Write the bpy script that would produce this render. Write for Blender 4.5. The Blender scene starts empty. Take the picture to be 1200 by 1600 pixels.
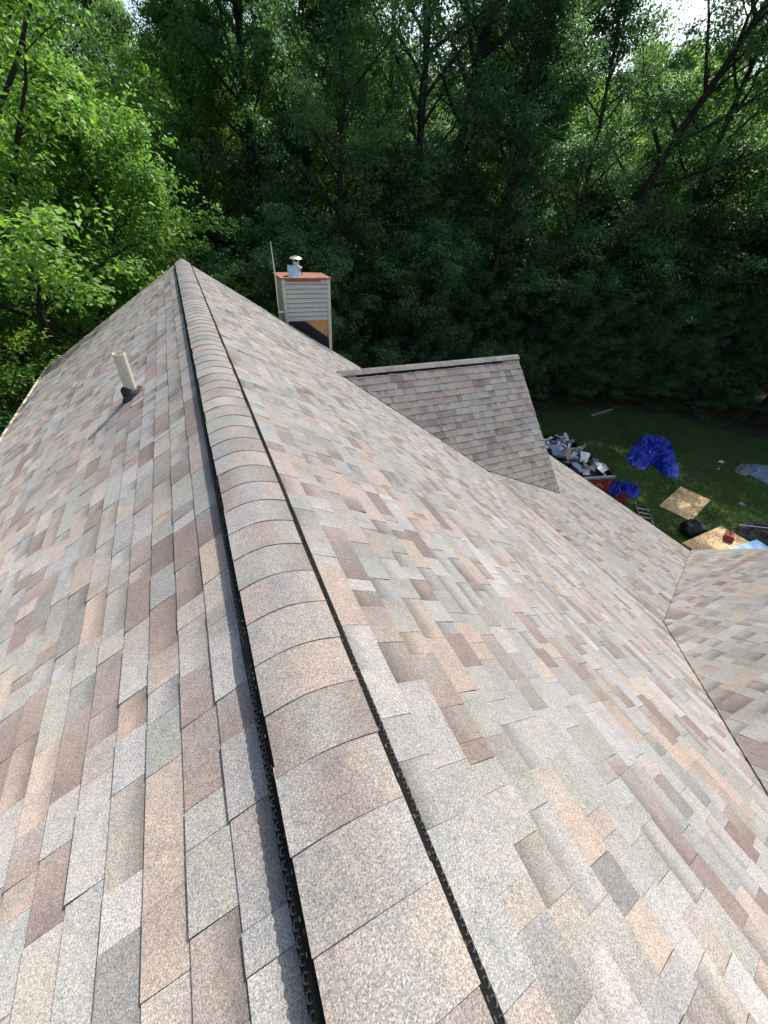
import bpy, math, random
import numpy as np
from mathutils import Vector, Matrix, noise
R = math.radians
rnd = random.Random(11)
scene = bpy.context.scene
col = scene.collection

# ------------------------------------------------------------------ camera
CAM_O = np.array([-0.0827, 0.0, 1.1554])
CAM_R = np.array([0.90926, -0.41228, 0.05722])
CAM_D = np.array([-0.22087, -0.59443, -0.77322])
CAM_F = np.array([0.3528, 0.69042, -0.63155])
FPX = 584.9
cd = bpy.data.cameras.new('camera'); cam = bpy.data.objects.new('camera', cd); col.objects.link(cam)
cd.sensor_fit = 'HORIZONTAL'; cd.sensor_width = 36; cd.lens = FPX/1200*36
cd.clip_start = .05; cd.clip_end = 2000
M = Matrix.Identity(4)
for i in range(3):
    M[i][0] = CAM_R[i]; M[i][1] = -CAM_D[i]; M[i][2] = -CAM_F[i]; M[i][3] = CAM_O[i]
cam.matrix_world = M
scene.camera = cam
scene.render.resolution_x = 768; scene.render.resolution_y = 1024

# ------------------------------------------------------------------ light
SUN_AZ, SUN_EL = 58.0, 54.0
world = bpy.data.worlds.new('World'); scene.world = world; world.use_nodes = True
wn = world.node_tree; wn.nodes.clear()
wo = wn.nodes.new('ShaderNodeOutputWorld'); wb = wn.nodes.new('ShaderNodeBackground'); ws = wn.nodes.new('ShaderNodeTexSky')
ws.sky_type = 'NISHITA'; ws.sun_disc = False; ws.sun_elevation = R(SUN_EL); ws.sun_rotation = R(SUN_AZ)
ws.air_density = 1.0; ws.dust_density = 3.0; ws.ozone_density = .4
wb.inputs['Strength'].default_value = 0.15
wn.links.new(ws.outputs[0], wb.inputs[0]); wn.links.new(wb.outputs[0], wo.inputs[0])
sd = bpy.data.lights.new('sun', 'SUN'); sd.energy = 4.4; sd.angle = R(.53); sd.color = (1, .945, .87)
sun = bpy.data.objects.new('sun', sd); col.objects.link(sun)
sv = Vector((math.sin(R(SUN_AZ))*math.cos(R(SUN_EL)), math.cos(R(SUN_AZ))*math.cos(R(SUN_EL)), math.sin(R(SUN_EL))))
sun.rotation_euler = sv.to_track_quat('Z', 'Y').to_euler(); sun.location = sv*60
scene.view_settings.view_transform = 'Standard'; scene.view_settings.look = 'None'
scene.view_settings.exposure = 0.68; scene.view_settings.gamma = 1.0
try: scene.view_settings.use_curve_mapping = False
except Exception: pass
scene.render.engine = 'CYCLES'
scene.cycles.max_bounces = 5; scene.cycles.diffuse_bounces = 3; scene.cycles.glossy_bounces = 2
scene.cycles.transmission_bounces = 4; scene.cycles.transparent_max_bounces = 4

GZ = -8.0

# ------------------------------------------------------------------ helpers
class MB:
    """collects vertices and faces, then links them as one mesh object"""
    def __init__(s): s.v = []; s.f = []
    def add(s, vs, fs):
        o = len(s.v); s.v += [tuple(map(float, p)) for p in vs]; s.f += [tuple(i+o for i in f) for f in fs]; return s
    def box(s, c, h, rot=None, bev=0):
        hx, hy, hz = h; b = bev
        if b <= 0:
            vs = [Vector((x, y, z)) for x in (-hx, hx) for y in (-hy, hy) for z in (-hz, hz)]
            fs = [(0,1,3,2), (4,6,7,5), (0,4,5,1), (2,3,7,6), (0,2,6,4), (1,5,7,3)]
        else:
            vs = []; idx = {}
            for sx in (-1, 1):
                for sy in (-1, 1):
                    for sz in (-1, 1):
                        for k in range(3):
                            q = [sx*(hx-b), sy*(hy-b), sz*(hz-b)]; q[k] = (sx*hx, sy*hy, sz*hz)[k]
                            idx[(sx, sy, sz, k)] = len(vs); vs.append(Vector(q))
            fs = []
            for k in range(3):
                a, c2 = [i for i in range(3) if i != k]
                for s1 in (-1, 1):
                    ring = []
                    for (p, q) in ((-1,-1), (1,-1), (1,1), (-1,1)):
                        t = [0, 0, 0]; t[k] = s1; t[a] = p; t[c2] = q; ring.append(idx[(*t, k)])
                    if (s1 > 0) != (k != 1): ring.reverse()
                    fs.append(tuple(ring))
                for p in (-1, 1):
                    for q in (-1, 1):
                        def g(s1, kk):
                            t = [0, 0, 0]; t[k] = s1; t[a] = p; t[c2] = q; return idx[(*t, kk)]
                        ring = [g(-1, a), g(1, a), g(1, c2), g(-1, c2)]
                        if (p*q > 0) == (k != 1): ring.reverse()
                        fs.append(tuple(ring))
            for sx in (-1, 1):
                for sy in (-1, 1):
                    for sz in (-1, 1):
                        ring = [idx[(sx, sy, sz, k)] for k in range(3)]
                        if sx*sy*sz < 0: ring.reverse()
                        fs.append(tuple(ring))
        if rot is not None: vs = [rot @ p for p in vs]
        c = Vector(c); return s.add([p+c for p in vs], fs)
    def tube(s, pts, rad, n=8, cap=True):
        pts = [Vector(p) for p in pts]; rings = []
        if not hasattr(rad, '__len__'): rad = [rad]*len(pts)
        ref = None; vs = []
        for i, p in enumerate(pts):
            d = (pts[min(i+1, len(pts)-1)]-pts[max(i-1, 0)]).normalized()
            if ref is None: ref = d.orthogonal().normalized()
            ref = (ref-d*ref.dot(d)).normalized(); b = d.cross(ref)
            for k in range(n):
                a = 2*math.pi*k/n; vs.append(p+(ref*math.cos(a)+b*math.sin(a))*rad[i])
        fs = []
        for i in range(len(pts)-1):
            for k in range(n):
                fs.append((i*n+k, i*n+(k+1) % n, (i+1)*n+(k+1) % n, (i+1)*n+k))
        if cap:
            fs.append(tuple(range(n))[::-1]); fs.append(tuple((len(pts)-1)*n+k for k in range(n)))
        return s.add(vs, fs)
    def prism(s, poly, ext):
        n = len(poly); e = Vector(ext); p = [Vector(q) for q in poly]
        return s.add(p+[q+e for q in p], [tuple(range(n))[::-1], tuple(range(n, 2*n))]+[(i, (i+1) % n, n+(i+1) % n, n+i) for i in range(n)])
    def build(s, name, m, parent=None, smooth=False, at=None):
        me = bpy.data.meshes.new(name)
        v = s.v
        if at is not None: v = [(p[0]-at[0], p[1]-at[1], p[2]-at[2]) for p in v]
        me.from_pydata(v, [], s.f); me.materials.append(m); me.validate()
        if smooth: me.polygons.foreach_set('use_smooth', [True]*len(me.polygons))
        o = bpy.data.objects.new(name, me); col.objects.link(o)
        if at is not None and parent is None: o.location = at
        if parent is not None: o.parent = parent
        return o

def tag(o, label=None, cat=None, group=None, kind=None):
    if label: o['label'] = label
    if cat: o['category'] = cat
    if group: o['group'] = group
    if kind: o['kind'] = kind
    return o
def empty(name, loc=(0, 0, 0), rz=0):
    o = bpy.data.objects.new(name, None); col.objects.link(o); o.location = loc; o.rotation_euler = (0, 0, rz); o.empty_display_size = .2
    return o

# ------------------------------------------------------------------ materials
def newmat(name):
    m = bpy.data.materials.new(name); m.use_nodes = True; nt = m.node_tree
    return m, nt, nt.nodes['Principled BSDF']
def nd(nt, t, **kw):
    n = nt.nodes.new(t)
    for k, v in kw.items(): setattr(n, k, v)
    return n
def setin(n, **kw):
    for k, v in kw.items(): n.inputs[k.replace('_', ' ')].default_value = v
    return n
def ramp(nt, stops):
    r = nd(nt, 'ShaderNodeValToRGB'); e = r.color_ramp.elements
    while len(e) < len(stops): e.new(.5)
    for x, (p, c) in zip(e, stops):
        x.position = p; x.color = (c, c, c, 1) if not hasattr(c, '__len__') else (*c, 1)
    return r
def mixc(nt, mode='MIX', fac=1.0):
    n = nd(nt, 'ShaderNodeMix', data_type='RGBA', blend_type=mode); n.inputs[0].default_value = fac; return n
def plain(name, c, rough=.6, metal=0, var=.25, scale=6, bump=.0, spec=.4, bscale=40):
    """base colour with broad wear, a little roughness variation and fine relief"""
    m, nt, b = newmat(name); L = nt.links.new
    tc = nd(nt, 'ShaderNodeTexCoord'); n = nd(nt, 'ShaderNodeTexNoise'); setin(n, Scale=scale, Detail=6, Roughness=.65); L(tc.outputs['Object'], n.inputs['Vector'])
    r = ramp(nt, [(.3, 1-var), (.7, 1+var*.5)]); L(n.outputs[0], r.inputs[0])
    mx = mixc(nt, 'MULTIPLY'); mx.inputs[6].default_value = (*c, 1); L(r.outputs[0], mx.inputs[7]); L(mx.outputs[2], b.inputs['Base Color'])
    r2 = ramp(nt, [(.3, max(rough-.12, .05)), (.7, min(rough+.12, 1))]); L(n.outputs[0], r2.inputs[0]); L(r2.outputs[0], b.inputs['Roughness'])
    b.inputs['Metallic'].default_value = metal; b.inputs['Specular IOR Level'].default_value = spec
    if bump:
        n2 = nd(nt, 'ShaderNodeTexNoise'); setin(n2, Scale=bscale, Detail=5); L(tc.outputs['Object'], n2.inputs['Vector'])
        bp = nd(nt, 'ShaderNodeBump'); setin(bp, Strength=bump, Distance=.01); L(n2.outputs[0], bp.inputs['Height']); L(bp.outputs[0], b.inputs['Normal'])
    return m

def shingle_mat():
    m, nt, b = newmat('asphalt_granules'); L = nt.links.new
    at = nd(nt, 'ShaderNodeAttribute', attribute_name='col')
    geo = nd(nt, 'ShaderNodeNewGeometry')
    # broad mottling inside one piece (blend drops of the granule mix)
    n1 = nd(nt, 'ShaderNodeTexNoise'); setin(n1, Scale=16, Detail=4, Roughness=.7); L(geo.outputs['Position'], n1.inputs['Vector'])
    r1 = ramp(nt, [(.3, (.84, .86, .89)), (.5, (1, 1, 1)), (.72, (1.12, 1.07, 1.02))]); L(n1.outputs[0], r1.inputs[0])
    m1 = mixc(nt, 'MULTIPLY'); L(at.outputs['Color'], m1.inputs[6]); L(r1.outputs[0], m1.inputs[7])
    # granules
    vo = nd(nt, 'ShaderNodeTexVoronoi'); setin(vo, Scale=400); L(geo.outputs['Position'], vo.inputs['Vector'])
    sp = nd(nt, 'ShaderNodeSeparateColor'); L(vo.outputs['Color'], sp.inputs[0])
    r2 = ramp(nt, [(0, .52), (.28, .85), (.7, 1.08), (1, 1.55)]); L(sp.outputs[0], r2.inputs[0])
    m2 = mixc(nt, 'MULTIPLY'); L(m1.outputs[2], m2.inputs[6]); L(r2.outputs[0], m2.inputs[7])
    r3 = ramp(nt, [(0, (.90, .97, 1.08)), (.5, (1, 1, 1)), (1, (1.13, 1.0, .89))]); L(sp.outputs[1], r3.inputs[0])
    m3 = mixc(nt, 'MULTIPLY'); L(m2.outputs[2], m3.inputs[6]); L(r3.outputs[0], m3.inputs[7])
    n3 = nd(nt, 'ShaderNodeTexNoise'); setin(n3, Scale=190, Detail=3, Roughness=.7); L(geo.outputs['Position'], n3.inputs['Vector'])
    r5 = ramp(nt, [(.3, .78), (.5, 1.0), (.7, 1.22)]); L(n3.outputs[0], r5.inputs[0])
    m5 = mixc(nt, 'MULTIPLY'); L(m3.outputs[2], m5.inputs[6]); L(r5.outputs[0], m5.inputs[7])
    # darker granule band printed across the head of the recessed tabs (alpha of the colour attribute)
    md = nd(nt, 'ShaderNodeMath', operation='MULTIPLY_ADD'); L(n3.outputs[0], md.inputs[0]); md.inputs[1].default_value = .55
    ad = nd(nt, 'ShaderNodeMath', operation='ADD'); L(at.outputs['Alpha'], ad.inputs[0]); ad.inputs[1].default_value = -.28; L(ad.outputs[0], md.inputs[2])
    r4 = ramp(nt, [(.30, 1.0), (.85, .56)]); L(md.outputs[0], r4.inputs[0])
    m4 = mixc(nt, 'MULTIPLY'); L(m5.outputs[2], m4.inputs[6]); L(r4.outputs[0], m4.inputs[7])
    n6 = nd(nt, 'ShaderNodeTexNoise'); setin(n6, Scale=1.3, Detail=5, Roughness=.6); L(geo.outputs['Position'], n6.inputs['Vector'])
    r6 = ramp(nt, [(.32, (.92, .92, .92)), (.68, (1.07, 1.06, 1.05))]); L(n6.outputs[0], r6.inputs[0])
    m6 = mixc(nt, 'MULTIPLY'); L(m4.outputs[2], m6.inputs[6]); L(r6.outputs[0], m6.inputs[7])
    L(m6.outputs[2], b.inputs['Base Color'])
    b.inputs['Diffuse Roughness'].default_value = 1.0; b.inputs['Roughness'].default_value = .88; b.inputs['Specular IOR Level'].default_value = .35
    bp = nd(nt, 'ShaderNodeBump'); setin(bp, Strength=.55, Distance=.0025); L(n3.outputs[0], bp.inputs['Height']); L(bp.outputs[0], b.inputs['Normal'])
    return m

def leaf_mat(name, cols, trans=.42):
    m, nt, b = newmat(name); L = nt.links.new
    at = nd(nt, 'ShaderNodeAttribute', attribute_name='tone')
    oi = nd(nt, 'ShaderNodeObjectInfo')
    ad = nd(nt, 'ShaderNodeMath', operation='MULTIPLY_ADD'); L(oi.outputs['Random'], ad.inputs[0]); ad.inputs[1].default_value = .3; ad.inputs[2].default_value = -.15
    a2 = nd(nt, 'ShaderNodeMath', operation='ADD'); L(at.outputs['Fac'], a2.inputs[0]); L(ad.outputs[0], a2.inputs[1])
    r = ramp(nt, [(i/(len(cols)-1), c) for i, c in enumerate(cols)]); L(a2.outputs[0], r.inputs[0])
    L(r.outputs[0], b.inputs['Base Color']); b.inputs['Roughness'].default_value = .5; b.inputs['Specular IOR Level'].default_value = .4
    tr = nd(nt, 'ShaderNodeBsdfTranslucent')
    mu = mixc(nt, 'MULTIPLY'); L(r.outputs[0], mu.inputs[6]); mu.inputs[7].default_value = (1.35, 1.6, .8, 1); L(mu.outputs[2], tr.inputs[0])
    ms = nd(nt, 'ShaderNodeMixShader'); ms.inputs[0].default_value = trans
    L(b.outputs[0], ms.inputs[1]); L(tr.outputs[0], ms.inputs[2]); L(ms.outputs[0], nt.nodes['Material Output'].inputs[0])
    return m

def osb_mat():
    m, nt, b = newmat('osb_board'); L = nt.links.new
    tc = nd(nt, 'ShaderNodeTexCoord'); mp = nd(nt, 'ShaderNodeMapping'); mp.inputs['Scale'].default_value = (9, 22, 9); L(tc.outputs['Object'], mp.inputs[0])
    vo = nd(nt, 'ShaderNodeTexVoronoi'); setin(vo, Scale=1.0, Randomness=1); L(mp.outputs[0], vo.inputs['Vector'])
    sp = nd(nt, 'ShaderNodeSeparateColor'); L(vo.outputs['Color'], sp.inputs[0])
    r = ramp(nt, [(0, (.33, .20, .09)), (.4, (.52, .36, .18)), (.8, (.62, .46, .26)), (1, (.38, .25, .12))]); L(sp.outputs[0], r.inputs[0]); L(r.outputs[0], b.inputs['Base Color'])
    b.inputs['Roughness'].default_value = .8
    return m

def ground_mat(name, a, bb, c, sc):
    m, nt, b = newmat(name); L = nt.links.new
    tc = nd(nt, 'ShaderNodeTexCoord')
    n = nd(nt, 'ShaderNodeTexNoise'); setin(n, Scale=sc, Detail=8, Roughness=.7); L(tc.outputs['Object'], n.inputs['Vector'])
    r = ramp(nt, [(.3, a), (.52, bb), (.75, c)]); L(n.outputs[0], r.inputs[0])
    n2 = nd(nt, 'ShaderNodeTexNoise'); setin(n2, Scale=sc*22, Detail=4, Roughness=.75); L(tc.outputs['Object'], n2.inputs['Vector'])
    r2 = ramp(nt, [(.3, .55), (.7, 1.35)]); L(n2.outputs[0], r2.inputs[0])
    mx = mixc(nt, 'MULTIPLY'); L(r.outputs[0], mx.inputs[6]); L(r2.outputs[0], mx.inputs[7]); L(mx.outputs[2], b.inputs['Base Color'])
    b.inputs['Roughness'].default_value = .95; b.inputs['Specular IOR Level'].default_value = .15
    bp = nd(nt, 'ShaderNodeBump'); setin(bp, Strength=.8, Distance=.06); L(n2.outputs[0], bp.inputs['Height']); L(bp.outputs[0], b.inputs['Normal'])
    return m

MS = shingle_mat()
M_deck = plain('roof_felt', (.05, .05, .05), .9)
M_vent = plain('black_vent_plastic', (.006, .006, .0065), .6, var=.3, spec=.12)
M_lou = plain('worn_black_plastic', (.022, .022, .024), .45, spec=.35)
M_siding = plain('cream_vinyl_siding', (.50, .475, .41), .6, var=.12, scale=3)
M_trim = plain('white_trim', (.72, .70, .66), .5, var=.12)
M_wood = plain('raw_pine_trim', (.62, .52, .38), .75)
M_pvc = plain('aged_pvc', (.62, .56, .44), .45, var=.15, scale=9)
M_rubber = plain('black_rubber', (.018, .019, .024), .55)
M_rust = plain('rusty_metal', (.25, .105, .065), .75, var=.45, scale=8)
M_galv = plain('galvanised_steel', (.62, .63, .64), .32, metal=.85, var=.2)
M_dark = plain('underlayment_shadow_black', (.012, .012, .014), .8)
M_osb = osb_mat()
M_ply = plain('fresh_plywood', (.56, .29, .10), .75, var=.3, scale=7)
M_bark = plain('bark', (.028, .024, .020), .95, var=.5, scale=5, bump=.9, bscale=14)
M_leafA = leaf_mat('leaf_forest', [(.055, .120, .060), (.085, .175, .074), (.13, .235, .075)], .46)
M_leafB = leaf_mat('leaf_edge', [(.080, .170, .046), (.135, .26, .060), (.225, .34, .066)], .52)
M_lawn = ground_mat('lawn_turf', (.050, .070, .022), (.055, .10, .028), (.095, .115, .040), .55)
M_floor = ground_mat('leaf_litter', (.038, .032, .020), (.048, .046, .024), (.040, .064, .022), .5)
M_grass = leaf_mat('grass_blade', [(.055, .10, .026), (.07, .135, .032), (.12, .165, .045)], .3)

# ------------------------------------------------------------------ roof geometry (metres, ridge along Y)
TH, TH2 = .5641, .328
T1, T2 = math.tan(TH), math.tan(TH2)
ZA = -.02                                  # apex of the bare roof planes
YE, YN = 10.99, -6.0                       # far rake, near rake
XB, XE, XL = 5.171, 9.40, -3.294           # pitch break, right eave, left eave
ZB = ZA-T1*XB; ZE = ZB-T2*(XE-XB); ZL = ZA+T1*XL
YD, ZD, XF, MD = 7.292, -1.4828, 6.98, math.tan(.7489)     # dormer ridge, front rake and slope
YW, MW = -1.5, 1.0; ZW = -2.15-YW          # near wing: z + y = -2.15 on the far slope
EXPO = .154

house = tag(empty('house', (0, 0, GZ)), 'house roofed in mottled tan, grey and brown asphalt shingles beside the lawn', 'house')
def part(mb, name, m, parent=house, smooth=False, kind=None):
    """child whose vertices are given in world space"""
    base = Vector((0, 0, GZ))
    v = mb.v; mb.v = [(p[0], p[1], p[2]-GZ) for p in v]
    o = mb.build(name, m, parent, smooth)
    if kind: o['kind'] = kind
    return o

class Slope:
    def __init__(s, O, u, w, u0, u1, w1, cuts=(), phase=.04, wstart=.0):
        s.O = Vector(O); s.u = Vector(u).normalized(); s.w = Vector(w).normalized(); s.n = s.u.cross(s.w)
        if s.n.z < 0: s.n = -s.n
        s.u0, s.u1, s.w1, s.phase, s.ws = u0, u1, w1, phase, wstart
        s.cuts = []
        s.gap = False
        for (a, b) in cuts:                        # keep a.p >= b
            a = Vector(a); s.cuts.append((a.dot(s.u), a.dot(s.w), b-a.dot(s.O)+(.016 if a.x else 0)))
    def P(s, uw, h=0): return s.O+s.u*uw[0]+s.w*uw[1]+s.n*h
    def clip(s, poly):
        for (a, b, c) in s.cuts:
            out = []
            for i in range(len(poly)):
                p, q = poly[i], poly[(i+1) % len(poly)]
                dp = a*p[0]+b*p[1]-c; dq = a*q[0]+b*q[1]-c
                if dp >= 0: out.append(p)
                if (dp >= 0) != (dq >= 0):
                    t = dp/(dp-dq); out.append((p[0]+(q[0]-p[0])*t, p[1]+(q[1]-p[1])*t))
            poly = out
            if len(poly) < 3: return []
        return poly
    def outline(s):
        keep = s.cuts; s.cuts = [(a, b, c-.05) for a, b, c in keep]      # the deck runs on under the valley
        o = s.clip([(s.u0, s.ws), (s.u1, s.ws), (s.u1, s.w1), (s.u0, s.w1)]); s.cuts = keep; return o

c1, s1 = math.cos(TH), math.sin(TH); c2, s2 = math.cos(TH2), math.sin(TH2)
cd_, sd_ = math.cos(math.atan(MD)), math.sin(math.atan(MD)); cw, sw = math.cos(math.atan(MW)), math.sin(math.atan(MW))
above1 = ((T1, 0, 1), ZA+.002); above2 = ((T2, 0, 1), ZB+T2*XB+.002)
S_left = Slope((0, 0, ZA), (0, 1, 0), (-c1, 0, -s1), YN, YE, -XL/c1, phase=.04, wstart=.04)
S_right = Slope((0, 0, ZA), (0, 1, 0), (c1, 0, -s1), YN, YE, XB/c1, phase=.05, wstart=.04)
S_low = Slope((XB, 0, ZB), (0, 1, 0), (c2, 0, -s2), YN, YE, (XE-XB)/c2, phase=.02)
S_dn = Slope((0, YD, ZD), (1, 0, 0), (0, -cd_, -sd_), 1.5, XF, 4.3, (above1, above2))
S_df = Slope((0, YD, ZD), (1, 0, 0), (0, cd_, -sd_), 1.5, XF, 4.3, (above1, above2))
S_wf = Slope((0, YW, ZW), (1, 0, 0), (0, cw, -sw), .5, XE+.06, 5.9, (above1, above2, ((0, 0, 1), ZE-.02)))
S_wn = Slope((0, YW, ZW), (1, 0, 0), (0, -cw, -sw), .5, XE+.06, 5.9, (above1, above2, ((0, 0, 1), ZE-.02)))
slopes = [S_left, S_right, S_low, S_dn, S_df, S_wf, S_wn]

decks = []
for S in slopes:
    o = S.outline(); mb = MB()
    top = [S.P(p, -.001) for p in o]; mb.prism([S.P(p, -.024) for p in o], S.n*.022)
    decks.append(part(mb, 'roof_deck', M_deck))

PAL = [((.330, .272, .230), 15), ((.310, .276, .242), 14), ((.262, .266, .240), 20), ((.285, .292, .288), 18),
       ((.245, .250, .245), 8), ((.180, .138, .122), 11), ((.222, .174, .155), 8), ((.190, .191, .180), 7), ((.335, .332, .318), 15)]
PC = [p[0] for p in PAL]; PW = [p[1] for p in PAL]
def pick():
    c = rnd.choices(PC, PW)[0]; k = rnd.uniform(.9, 1.1)
    return tuple((.84*x+.16*m)*k*rnd.uniform(.985, 1.015) for x, m in zip(c, (.285, .270, .248)))

def visible_area(pts):
    q = []
    for p in pts:
        d = np.array(p)-CAM_O; z = d@CAM_F
        if z < .15: return 0
        q.append((600+FPX*(d@CAM_R)/z, 800+FPX*(d@CAM_D)/z))
    cx = sum(a for a, b in q)/len(q); cy = sum(b for a, b in q)/len(q)
    if not (-20 < cx < 1220 and -20 < cy < 1620): return 0
    return abs(sum(q[i][0]*q[(i+1) % len(q)][1]-q[(i+1) % len(q)][0]*q[i][1] for i in range(len(q))))/2

def tab_mesh(S, poly, wt, wb_, tooth, lift):
    """one shingle tab: thin wedge, thick at its butt. returns verts, faces"""
    butt = (.0080 if tooth else .0050)+lift
    def h(w): return .0015+butt*max(0, (w-wt)/(wb_-wt))
    n = len(poly)
    top = [S.P(p, h(p[1])) for p in poly]; bot = [S.P(p, -.0005) for p in poly]
    fs = [tuple(range(n))]
    for i in range(n): fs.append((i, n+i, n+(i+1) % n, (i+1) % n))
    return top+bot, fs

tabs = []
for si, S in enumerate(slopes):
    k = 0
    wtop = S.ws
    while True:
        wb_ = S.phase+(k+1)*EXPO; wt = wb_-EXPO-.012
        k += 1
        if wb_ < S.ws+.02: continue
        if wb_ > S.w1+.09: break
        wb_ = min(wb_, S.w1+.012)
        if wb_-max(wt, S.ws) < .03: continue
        u = S.u0-rnd.uniform(0, .3); tooth = rnd.random() < .5; prev = pick(); wob = rnd.uniform(0, 9)
        while u < S.u1:
            wd = rnd.choice((.07, .095, .12, .14, .16, .185, .215, .255, .31))*rnd.uniform(.92, 1.08)
            a, b = max(u, S.u0-.008), min(u+wd, S.u1+.008)
            if b-a > .012:
                j = .0018*math.sin(u*2.1+wob)+rnd.uniform(-.0012, .0012)
                poly = S.clip([(a+.0006, max(wt, S.ws)), (b-.0006, max(wt, S.ws)), (b-.0006+rnd.uniform(-.002, .002), wb_+j), (a+.0006, wb_+j+rnd.uniform(-.001, .001))])
                if len(poly) >= 3:
                    c = pick() if rnd.random() < .86 else prev
                    cb = c if rnd.random() < .3 else tuple(.5*x+.5*y for x, y in zip(c, pick()))
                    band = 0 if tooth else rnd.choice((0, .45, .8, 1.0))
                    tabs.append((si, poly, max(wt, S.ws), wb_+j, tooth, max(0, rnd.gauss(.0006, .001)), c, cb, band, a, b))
                    prev = c
            u += wd; tooth = (not tooth) if rnd.random() < .9 else tooth

def set_cols(me, cols):
    ca = me.color_attributes.new('col', 'FLOAT_COLOR', 'CORNER')
    ca.data.foreach_set('color', np.array(cols, dtype=np.float32).ravel())
def tab_cols(t, fs, nv):
    (si, poly, wt, wb_, tooth, lift, c, cb, band, a, b) = t; out = []; n = len(poly)
    butt = {i for i in range(n) if poly[i][1] > wb_-.006 and poly[(i+1) % n][1] > wb_-.006}
    for fi, f in enumerate(fs):
        for i in f:
            p = poly[i % n]; k = min(1, max(0, (p[0]-a)/(b-a))); v = min(1, max(0, (p[1]-wt)/(wb_-wt)))
            cc = [x*(1-k)+y*k for x, y in zip(c, cb)]
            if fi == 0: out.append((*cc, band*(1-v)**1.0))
            else: out.append((*[x*(.12 if fi-1 in butt else .5) for x in cc], 0))      # dark asphalt shows on the butt edge
    return out
area = []
for t in tabs:
    S = slopes[t[0]]; cpt = S.P((sum(p[0] for p in t[1])/len(t[1]), t[2]))
    ok = S.n.dot(Vector(CAM_O)-cpt) > 0 and t[0] not in (4, 6)
    area.append(visible_area([S.P(p) for p in t[1]]) if ok else 0)
order = sorted(range(len(tabs)), key=lambda i: -area[i]); single = set(order[:300])
V, F, C = [], [], []
for i, t in enumerate(tabs):
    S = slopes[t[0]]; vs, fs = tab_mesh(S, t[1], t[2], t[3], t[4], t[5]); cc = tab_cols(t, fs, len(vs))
    vs = [(p.x, p.y, p.z-GZ) for p in vs]
    if i in single:
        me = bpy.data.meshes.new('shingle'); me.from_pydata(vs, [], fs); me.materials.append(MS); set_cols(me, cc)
        o = bpy.data.objects.new('shingle', me); col.objects.link(o); o.parent = decks[t[0]]
    else:
        k = len(V); V += vs; F += [tuple(x+k for x in f) for f in fs]; C += cc
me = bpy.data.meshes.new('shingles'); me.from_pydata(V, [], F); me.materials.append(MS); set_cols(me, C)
o = bpy.data.objects.new('shingles', me); col.objects.link(o); o.parent = house; o['kind'] = 'stuff'

# ---- ridge vent and its cap shingles on the main ridge
HW = .149
def capz(x, t=T1, r=.15): return -.016-t*(math.sqrt(x*x+r*r)-r)
def side_profile(sgn):
    zr = lambda x: ZA-T1*x
    return [(sgn*.10, zr(.10)+.045), (sgn*(HW-.004), zr(HW)+.050), (sgn*(HW+.028), zr(HW+.028)+.046), (sgn*(HW+.031), zr(HW+.031)+.006), (sgn*.10, zr(.10)+.008)]
vent = MB(); YV0, YV1 = YN+.3, YE-.40
for sgn in (-1, 1):
    pr = side_profile(sgn); ns = 170; vs = []
    for i in range(ns+1):
        y = YV0+(YV1-YV0)*i/ns
        for k, (x, z) in enumerate(pr):
            wv = (.006 if sgn < 0 else .004)*noise.noise((y*3.1, sgn*4.0, 0)) if k in (1, 2, 3) else 0
            vs.append((x+sgn*abs(wv)*1.2, y, z+wv*.6))
    n = len(pr); fs = [(i*n+k, i*n+(k+1) % n, (i+1)*n+(k+1) % n, (i+1)*n+k) for i in range(ns) for k in range(n)]
    fs += [tuple(range(n)), tuple(ns*n+k for k in range(n))[::-1]]
    vent.add(vs, fs)
vent_o = part(vent, 'ridge_vent', M_vent)
lou = MB()                                    # ring-shaped louvre openings along both edges
for sgn in (-1, 1):
    zr = lambda x: ZA-T1*x
    y = -.9
    while y < YV1-.05:
        near = y < 4; n = 8 if near else 4; pts = []
        for k in range(n):                      # C-shaped lip round each opening, open towards the ridge
            a = -.5*math.pi+math.pi*1.45*(k/(n-1)-.5)+math.pi; q = HW+.019+.0068*math.sin(a); pts.append((sgn*q, y+.0085*math.cos(a), zr(q)+.0492))
        lou.tube(pts, .0022, 4, False)
        if rnd.random() < .45: lou.box((sgn*(HW+.006+.004*rnd.random()), y+.012*rnd.random(), zr(HW+.010)+.0505), (.0022, .0045, .0018))
        y += .0265 if near else .053
part(lou, 'louvre', M_lou, vent_o, kind='stuff')

def cap_piece(prof, y0, ln, axis='y', O=(0, 0, 0), th=.0035, lift=.0038):
    n = len(prof); vs = []
    for j, (yy, dz) in enumerate(((y0, lift), (y0+ln, -.0008))):
        for layer in (0, -th):
            for (x, z) in prof:
                if axis == 'y': vs.append((O[0]+x, yy, O[2]+z+dz+layer))
                else: vs.append((yy, O[1]+x, O[2]+z+dz+layer))
    fs = []
    a, b, c3, d = 0, n, 2*n, 3*n
    for k in range(n-1): fs.append((a+k, a+k+1, c3+k+1, c3+k))
    ntop = len(fs); vs = vs+[vs[i] for i in range(4*n)]; a, b, c3, d = 4*n, 5*n, 6*n, 7*n
    for k in range(n-1): fs += [(b+k, d+k, d+k+1, b+k+1), (a+k, b+k, b+k+1, a+k+1), (c3+k, c3+k+1, d+k+1, d+k)]
    fs += [(a, c3, d, b), (a+n-1, b+n-1, d+n-1, c3+n-1)]
    return vs, fs, ntop, n
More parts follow.
